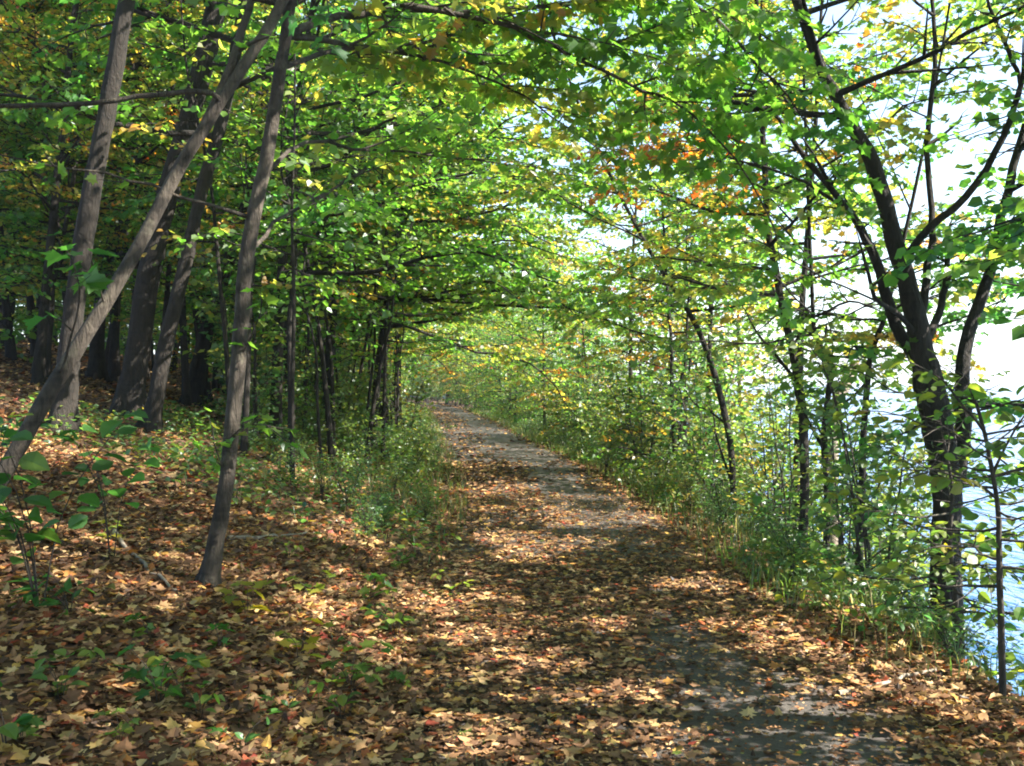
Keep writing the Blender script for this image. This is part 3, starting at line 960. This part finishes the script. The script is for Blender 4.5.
def proto_shrub(seed, h, stems, hue, hsd, size, tmpl, spread=.35, leafstep=.055):
    pl = Plant(seed, (0, 0, 0))
    for s in range(stems):
        a = pl.r.uniform(0, 6.28); hh = h * pl.r.uniform(.55, 1.1)
        q = hh * spread * pl.r.uniform(.3, 1.2)
        d = np.array([math.cos(a), math.sin(a), 0])
        st = d * pl.r.uniform(0, .08) * h * .5
        pts = np.array([st + [0, 0, -.03], st + d * q * .3 + UP * hh * .4, st + d * q + UP * hh * .85, st + d * q * 1.5 + UP * hh])
        pl.bough(pts, .004 + .0035 * h, .0015, 2, size, hue + pl.r.normal(0, hsd), hsd * .7, .11 + .04 * h, .32 * h ** .7, leafstep, .18, 5, .3, .15, .55)
    return pl


PT = []
spec = [(13, .12, .24, 28, 3.6, .32, .08), (15, .15, .28, 30, 4.0, .28, .08), (11, .09, .2, 26, 3.2, .38, .1), (14, .12, .24, 28, 3.6, .46, .11)]
zone_tree = {"left": [], "lake": []}
for i, (h, r, t0, nb, L, hue, hsd) in enumerate(spec):
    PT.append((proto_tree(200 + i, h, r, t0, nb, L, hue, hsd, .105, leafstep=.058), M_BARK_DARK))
lake_spec = [(8.5, .06, .1, 30, 2.2, .26, .1), (7.0, .05, .08, 28, 2.0, .36, .12), (9.5, .07, .14, 30, 2.5, .2, .08), (6.5, .045, .08, 26, 1.9, .36, .12)]
PL = []
for i, (h, r, t0, nb, L, hue, hsd) in enumerate(lake_spec):
    PL.append((proto_tree(230 + i, h, r, t0, nb, L, hue + .03, hsd * .7, .088, leafstep=.055, spacing=.26, sub=.8), M_BARK_DARK))

LAB = {
    "wood": ("dark slender tree standing deep in the left wood among others", "trees deep in the left wood"),
    "wood_edge": ("leafy tree of the left wood edge arching over the far path", "trees along the wooded side of the path"),
    "lake": ("small leafy tree in the far row between path and lake", "small trees lining the lake side of the path"),
    "bend": ("tree closing the view where the path bends away", "trees around the far bend"),
}
first = {}


def plant_copy(key, idx, protos, name, cat, loc, rz, sc, tilt=(0, 0)):
    lab, grp = LAB[key]
    k = (name, idx)
    if k not in first:
        (pl, bark, tmpl), bm_ = protos[idx]
        o = pl.build(name, lab, cat, grp, bm_, M_LEAF, tmpl)
        first[k] = o
        o.location = loc; o.rotation_euler = (tilt[0], tilt[1], rz); o.scale = (sc,) * 3
        return o
    return dup(first[k], loc, rz, sc, lab, grp, tilt)


g = np.random.default_rng(77)


def scatter(n, y0, y1, u0, u1, mind, keep=None, seed=0):
    q = np.random.default_rng(seed); out = []
    tries = 0
    while len(out) < n and tries < n * 60:
        tries += 1
        y = q.uniform(y0, y1); u = q.uniform(u0, u1)
        x = float(xc(y)) + u
        if keep and not keep(x, y, u): continue
        if all((x - a) ** 2 + (y - b) ** 2 > mind ** 2 for a, b in out):
            out.append((x, y))
    return out


def place(key, pts, protos, name, cat, smin, smax, seed):
    q = np.random.default_rng(seed)
    for j, (x, y) in enumerate(pts):
        z = float(ground_z(x, y))
        plant_copy(key, int(q.integers(len(protos))), protos, name, cat, (x, y, z), q.uniform(0, 6.28), q.uniform(smin, smax), (q.normal(0, .05), q.normal(0, .05)))


def px_of(x, y):
    return CX + F * x / y


place("wood", scatter(62, 15, 62, -34, -6.5, 2.3, lambda x, y, u: -80 < px_of(x, y) < 400 and not (y < 17 and px_of(x, y) > 230), 1), PT, "wood_tree", "tree", .75, 1.15, 2)
LAB["wood_near"] = ("slim dark trunk in the near part of the left wood, behind the leaning trunks", "slim trunks in the near left wood")
place("wood_near", scatter(16, 13.5, 24, -14, -5, 1.1, lambda x, y, u: -10 < px_of(x, y) < 255, 101), PT, "slim_tree", "tree", .5, .72, 102)
place("wood_edge", scatter(26, 14, 75, -7.5, -2.4, 2.0, lambda x, y, u: px_of(x, y) > 262 and u < (-3.6 if y < 20 else -2.2 - .02 * y), 3), PT, "edge_tree", "tree", .55, .95, 4)
place("lake", scatter(54, 13.0, 80, 1.9, 4.6, 1.1, lambda x, y, u: px_of(x, y) < 900 and not (y < 19 and px_of(x, y) > 690), 5), PL, "bank_tree", "tree", .68, 1.0, 6)
place("bend", scatter(40, 78, 125, -16, 32, 3.0, lambda x, y, u: abs(u) > 2.6 and px_of(x, y) < 620, 7), PT, "bend_tree", "tree", .6, 1.0, 8)
place("bend", scatter(24, 62, 100, 1.9, 9, 1.6, lambda x, y, u: 395 < px_of(x, y) < 520, 71), PL, "bend_sapling", "tree", .55, .95, 9)
place("bend", scatter(22, 88, 112, -3, 16, 1.5, lambda x, y, u: 360 < px_of(x, y) < 470 and abs(u) > 1.7, 72), PL, "bend_sapling", "tree", .6, 1.0, 10)
LAB["under"] = ("slender leafy sapling in the shade of the left wood", "saplings under the trees of the left wood")
PU = [(proto_tree(260 + i, h, .035, .12, 22, 1.8, hu, .1, .12, leafstep=.07, spacing=.3, sub=.8), M_BARK_DARK) for i, (h, hu) in enumerate([(5.5, .3), (4.2, .24), (6.5, .4)])]
place("under", scatter(90, 14, 60, -40, -4.5, 1.6, lambda x, y, u: -60 < px_of(x, y) < 420 and not (y < 19 and 60 < px_of(x, y) < 260), 21), PU, "understory_sapling", "sapling", .7, 1.2, 22)

LAB["arch"] = ("tall tree at the wood's edge whose boughs reach out over the path", "trees arching over the path")


def proto_arch(seed, h, r, L, hue):
    pl = Plant(seed, (0, 0, 0))
    k = np.linspace(0, 1, 6)
    pts = np.stack([1.6 * k ** 1.8, pl.r.normal(0, .08, 6) * k, h * k - .05], -1)
    p, rad = pl.trunk(pts, r, r * .12, 16, 8, .4, .05)
    pl.crown(p, rad, .24, 28, L, 2, .105, hue, .08, .3, 1.15, .055, (.0, .7), bias=(1.1, 0, 0), profile='low')
    return pl, M_BARK_DARK, T_MID


PA = [(proto_arch(280 + i, h, r, L, hu), M_BARK_DARK) for i, (h, r, L, hu) in enumerate([(11, .10, 5.8, .34), (12.5, .12, 6.2, .3), (9.5, .085, 5.4, .42)])]
for j, (x, y) in enumerate(scatter(14, 12.5, 72, -5.0, -2.3, 2.6, lambda x, y, u: px_of(x, y) > 270 and u < (-3.3 if y < 20 else -2.2 - .012 * y), 31) + [(-2.6, 18.5), (-3.0, 23.5), (-3.4, 29.0)]):
    q = np.random.default_rng(400 + j)
    plant_copy("arch", j % 3, PA, "arching_tree", "tree", (x, y, float(ground_z(x, y))), q.uniform(-.55, .45), q.uniform(.8, 1.1), (0, q.normal(0, .04)))
LAB["side"] = ("unseen leafy tree added for shade beside the near stretch of the path", "unseen trees added for shade beside the near stretch of the path")  # trees out of view, added to dapple the foreground with shade


def shade_tree_at(j, x, y, h, r, t0, nb, L, hue, lab, name="added_shade_tree"):  # a tree added on the lake bank for the shade it casts
    pl = Plant(600 + j, (x, y, float(ground_z(x, y))))
    k = np.linspace(0, 1, 6)
    pts = np.stack([x + .4 * k ** 1.5 + pl.r.normal(0, .06, 6) * k, y + pl.r.normal(0, .1, 6) * k, pl.base[2] - .04 + h * k], -1)
    p, rad = pl.trunk(pts, r, r * .15, 18, 9, .3, .05)
    pl.crown(p, rad, t0, nb, L, 2, .095, hue, .07, .26, .95, .044, (.05, .8))
    pl.build(name, lab, "tree", "lake bank trees added for shade", M_BARK_DARK, M_LEAF, T_MID)


for j, a in enumerate([(4.7, 6.85, 8.0, .07, .2, 20, 2.1, .32, "leafy tree added past the right edge of the path for its shade"),
                       (3.7, 4.4, 11.5, .11, .5, 22, 3.3, .26, "unseen tall high-crowned tree added for shade by the right foreground"),
                       (3.5, 1.8, 11.0, .10, .42, 20, 3.2, .3, "tall high-crowned tree of the lake bank beside the camera's stretch of path"),
                       (5.0, 7.9, 9.5, .08, .3, 20, 2.6, .3, "slim leafy tree leaning out over the water behind the right edge, added for shade"),
                       (4.6, 2.7, 8.5, .08, .2, 26, 2.5, .3, "unseen dense low-crowned tree added for shade nearest the camera"),
                       (4.8, 4.15, 9.0, .08, .22, 26, 2.5, .34, "unseen dense low-crowned yellow-green tree added for shade past the right foreground"),
                       (3.5, 12.4, 9.0, .06, .4, 18, 2.4, .34, "tall slim high-crowned tree among the lakeside saplings, nearest of three added for shade"),
                       (3.2, 16.4, 9.5, .06, .4, 18, 2.5, .3, "tall slim high-crowned tree among the lakeside saplings, middle of three added for shade"),
                       (2.5, 21.5, 9.5, .06, .4, 18, 2.5, .38, "tall slim high-crowned tree among the lakeside saplings, farthest of three added for shade")]):
    shade_tree_at(j, *a)
place("side", scatter(6, -9, 0.5, 2.6, 5.0, 2.0, lambda x, y, u: not (y > 0 and px_of(x - 2.5, y) < 1060) and not (y <= 0 and abs(u) < 2.6), 33), PL[:3], "added_bank_tree", "tree", .8, 1.1, 34)
place("side", scatter(5, -8, 3, -8, -3, 2.5, lambda x, y, u: not (y > 0 and px_of(x, y) > -300), 35), PT, "added_slope_tree", "tree", .8, 1.0, 36)

# shrubs
SH = [proto_shrub(300, 1.3, 6, .36, .08, .075, T_MID), proto_shrub(301, 1.8, 6, .42, .1, .075, T_MID), proto_shrub(302, 1.0, 6, .25, .08, .065, T_OVATE),
      proto_shrub(303, 2.4, 6, .28, .1, .085, T_MID), proto_shrub(304, .7, 6, .3, .1, .06, T_OVATE), proto_shrub(305, 1.6, 7, .42, .14, .07, T_MID)]
SHT = [((s, M_BARK, T_OVATE if i in (2, 4) else T_MID), M_BARK) for i, s in enumerate(SH)]
LAB["shrub_left"] = ("green leafy shrub in the thicket on the wooded side of the path", "shrubs on the wooded side of the path")
LAB["shrub_lake"] = ("leafy shrub in the thicket between the path and the lake", "shrubs on the lake side of the path")


def place_sh(key, name, pts, idxs, smin, smax, seed):
    q = np.random.default_rng(seed)
    for x, y in pts:
        z = float(ground_z(x, y))
        lab, grp = LAB[key]
        i = int(q.choice(idxs)); k = (name, i)
        loc = (x, y, z); rz = q.uniform(0, 6.28); sc = q.uniform(smin, smax)
        if k not in first:
            o = SH[i].build(name, lab, "shrub", grp, M_BARK, M_SHRUB, T_OVATE if i in (2, 4) else T_MID, wood='stems', leafname='foliage')
            o.location = loc; o.rotation_euler = (0, 0, rz); o.scale = (sc,) * 3
            first[k] = o
        else:
            dup(first[k], loc, rz, sc, lab, grp)


place_sh("shrub_left", "understory_shrub", scatter(70, 11, 60, -7.5, -2.0, .8, lambda x, y, u: px_of(x, y) > 235 and y > 13.5 and not (y < 19 and u > -3), 11), [0, 1, 2, 3, 3, 5], .8, 1.4, 12)
place_sh("shrub_left", "understory_shrub", scatter(20, 12.5, 24, -9, -3.4, .8, lambda x, y, u: 240 < px_of(x, y) < 410, 113), [1, 5, 3], .6, 1.05, 114)
LAB["edge_shrub"] = ("low yellow-green shrub on the bank between the slim grey maple and the path", "low shrubs on the bank right of the slim grey maple")
place_sh("edge_shrub", "low_shrub", scatter(34, 9.6, 20, -4.6, -1.75, .55, lambda x, y, u: 255 < px_of(x, y) < 455, 111), [0, 2, 4, 4], .35, .7, 112)
place_sh("shrub_lake", "bank_shrub", scatter(84, 8.0, 70, 2.1, 4.4, .7, lambda x, y, u: px_of(x, y) < 1010 and not (y < 11 and u < 2.1), 13), [0, 1, 1, 3, 5], .7, 1.25, 14)

# ------------------------------------------------------------------ seedlings and sprigs on the forest floor
def seedling(seed, loc, h, stems, size, hue, tmpl, name="seedling", label="", group=None, spread=.5, step=.09, top=.35):
    pl = Plant(seed, loc)
    b = np.asarray(loc, float)
    for k in range(stems):
        a = pl.r.uniform(0, 6.28); hh = h * pl.r.uniform(.6, 1.1)
        d = np.array([math.cos(a), math.sin(a), 0])
        pts = np.array([b + d * .01 - [0, 0, .02], b + d * hh * spread * .3 + UP * hh * .55, b + d * hh * spread + UP * hh])
        p = pl.smooth(pts, 6, 0)
        pl.tube(p, np.linspace(.002 + .003 * h, .0014, 6), 5)
        pl.leafy(p, size, hue + pl.r.normal(0, .05), step, .35, top, .45)
        pl.leaf(p[-1], nrm(d + UP * pl.r.normal(0, .3)), nrm(UP + pl.r.normal(0, .3, 3)), size, hue)
    return pl.build(name, label, "seedling", group, M_BARK, M_BIG, tmpl, wood='stem', leafname='foliage')


def gp(px, py):
    q = on_ground(px, py)
    return q


seedling(500, gp(40, 610), .95, 6, .13, .2, T_OVATE, label="leafy green sapling below the leaning grey trunk at the left edge", name="leafy_sapling", spread=.55)
seedling(501, gp(112, 560), .75, 3, .15, .12, T_OVATE, label="green seedling with large drooping leaves right of the leaning trunk", name="broadleaf_seedling", spread=.3, top=.5)
seedling(502, gp(0, 480), .5, 4, .11, .2, T_MAPLE, label="green maple seedling behind the leaning trunk at the left edge", spread=.6)
seedling(503, (-1.72, 3.42, float(ground_z(-1.72, 3.42))), .3, 3, .09, .1, T_OVATE, label="dark green seedling in the bottom left corner", spread=.6)
seedling(504, gp(235, 505), .45, 4, .085, .26, T_OVATE, label="pale green sprig at the foot of the slim grey maple", spread=.35)
seedling(505, gp(371, 602), .2, 3, .075, .42, T_MAPLE, label="bright yellow-green seedling in a sunny spot left of the path", spread=.6)
seedling(506, gp(248, 618), .2, 3, .09, .56, T_MAPLE, label="yellow maple seedling just right of the slim grey maple's foot", spread=.6)
seedling(507, gp(70, 615), .16, 6, .12, .08, T_NARROW, label="low dark green tuft of leaves among the litter at left", spread=1.1, name="fern_tuft")
q = np.random.default_rng(61)
SP = [(220, 655), (340, 720), (350, 690), (240, 755), (300, 660), (395, 640), (405, 690), (180, 690), (160, 705), (285, 720), (110, 545), (60, 700), (20, 745),
      (365, 540), (400, 570), (330, 545), (310, 600), (440, 560), (150, 640), (200, 720), (410, 545), (380, 625), (120, 745), (455, 600), (350, 650), (290, 560)]
protos = []
for k, (px, py) in enumerate(SP):
    loc = gp(px, py)
    if k < 6:
        protos.append(seedling(520 + k, loc, .14 + .05 * (k % 3), 2 + k % 3, .06 + .012 * (k % 3), [.3, .5, .4, .2, .58, .42][k], [T_MAPLE, T_OVATE][k % 2],
                               label="small green seedling poking through the fallen leaves left of the path", group="seedlings among the fallen leaves", spread=.7))
    else:
        dup(protos[k % 6], loc, q.uniform(0, 6.28), q.uniform(.5, .95))


def stick(label, pts, r, seed, name="fallen_stick"):
    pl = Plant(seed, pts[0])
    p = pl.smooth(np.array(pts), 14, r * .5)
    pl.tube(p, np.linspace(r, r * .45, 14), 7, .1)
    me = quads(np.vstack(pl.V) - pl.base, np.vstack(pl.Q), M_DEAD, name)
    o = link(name, me, None, pl.base)
    o["label"] = label; o["category"] = "stick"


def gl(px, py, up=.03):
    q = on_ground(px, py); q[2] += up
    return q


stick("long grey fallen stick lying right of the slim grey maple's foot", [gl(228, 543), gl(270, 541), gl(318, 536)], .018, 1)
stick("crooked fallen branch below the big-leaved seedling at left", [gl(115, 540, .06), gl(126, 553), gl(150, 575), gl(178, 600)], .017, 2)
stick("brown fallen stick in the leaves at the right edge of the path", [gl(838, 700), gl(890, 688), gl(950, 672)], .016, 3)
stick("thin pale fallen stick on the sloping floor behind the maple", [gl(196, 408), gl(215, 405), gl(232, 400)], .02, 4)
WD = [proto_shrub(320 + i, h, n, hu, .08, sz, T_NARROW, spread=sp, leafstep=.035) for i, (h, n, hu, sz, sp) in enumerate([(.75, 9, .22, .07, .3), (.55, 10, .32, .06, .4), (.9, 8, .4, .075, .25), (.45, 10, .18, .055, .5)])]
LAB["weed_lake"] = ("tall bushy green weed at the lake-side edge of the path", "weeds along the lake side of the path")
LAB["weed_left"] = ("low bushy green weed at the wooded edge of the path", "weeds along the wooded side of the path")


def place_weed(key, name, pts, smin, smax, seed):
    q = np.random.default_rng(seed)
    lab, grp = LAB[key]
    for x, y in pts:
        i = int(q.integers(4)); k = (name, i)
        loc = (x, y, float(ground_z(x, y))); rz = q.uniform(0, 6.28); sc = q.uniform(smin, smax)
        if k not in first:
            o = WD[i].build(name, lab, "weed", grp, M_BARK, M_SHRUB, T_NARROW, wood='stems', leafname='foliage')
            o.location = loc; o.rotation_euler = (0, 0, rz); o.scale = (sc,) * 3
            first[k] = o
        else:
            dup(first[k], loc, rz, sc, lab, grp)


place_weed("weed_lake", "verge_weed", scatter(120, 6.2, 34, 1.5, 2.9, .28, lambda x, y, u: u > 1.35 + .35 * max(0, 8 - y) / 2, 41), .4, .85, 42)
place_weed("weed_left", "slope_weed", scatter(90, 9, 34, -5, -1.35, .35, lambda x, y, u: px_of(x, y) > 230 and (y > 11 or u > -3), 43), .3, .65, 44)

SH.append(proto_shrub(306, 2.6, 5, .42, .08, .07, T_MID, spread=.25, leafstep=.06))
SH.append(proto_shrub(307, 3.2, 4, .36, .08, .075, T_MID, spread=.2, leafstep=.06))
LAB["screen"] = ("tall thin-stemmed pale green shrub screening the water beside the path", "tall shrubs screening the lake")
place_sh("screen", "screen_shrub", scatter(46, 8.2, 30, 2.3, 3.9, .5, lambda x, y, u: px_of(x, y) < 905, 91), [6, 7], .75, 1.1, 92)
LAB["shrub_bend"] = ("leafy shrub closing the far end of the path at the bend", "shrubs around the far bend")
place_sh("shrub_bend", "bend_shrub", scatter(40, 76, 108, -3, 13, .9, lambda x, y, u: 380 < px_of(x, y) < 500 and abs(u) > 1.5, 73), [1, 3, 3, 5], 1.0, 1.7, 74)
place_sh("shrub_bend", "bend_shrub", scatter(34, 97, 120, -2, 14, .9, lambda x, y, u: 400 < px_of(x, y) < 480 and abs(u) > 1.4, 75), [1, 3, 3, 5], 1.1, 1.7, 76)
LAB["stem"] = ("thin dark bare stem in the thicket left of the path", "thin stems in the thicket left of the path")
STM = []
for i in range(4):
    pl = Plant(340 + i, (0, 0, 0))
    k = np.linspace(0, 1, 6); hh = [4.5, 5.5, 3.8, 5.0][i]
    pts = np.stack([(.25 + .2 * i) * k ** 1.3 + pl.r.normal(0, .05, 6) * k, pl.r.normal(0, .08, 6) * k, hh * k - .04], -1)
    p, rad = pl.trunk(pts, .028 + .006 * i, .008, 14, 6, .2, .05)
    pl.crown(p, rad, .45, 12, 1.3, 1, .095, .34, .1, .22, .5, .07, (-.1, .7))
    STM.append(((pl, M_BARK_DARK, T_MID), M_BARK_DARK))
place("stem", scatter(78, 10.5, 34, -9, -2.3, .5, lambda x, y, u: 225 < px_of(x, y) < 425, 81), STM, "thin_stem", "sapling", .7, 1.15, 82)
SC.render.film_transparent = False
print("leaves", sum(len(o.data.polygons) for o in SC.objects if o.type == "MESH"), "unique", sum(len(m.polygons) for m in bpy.data.meshes))
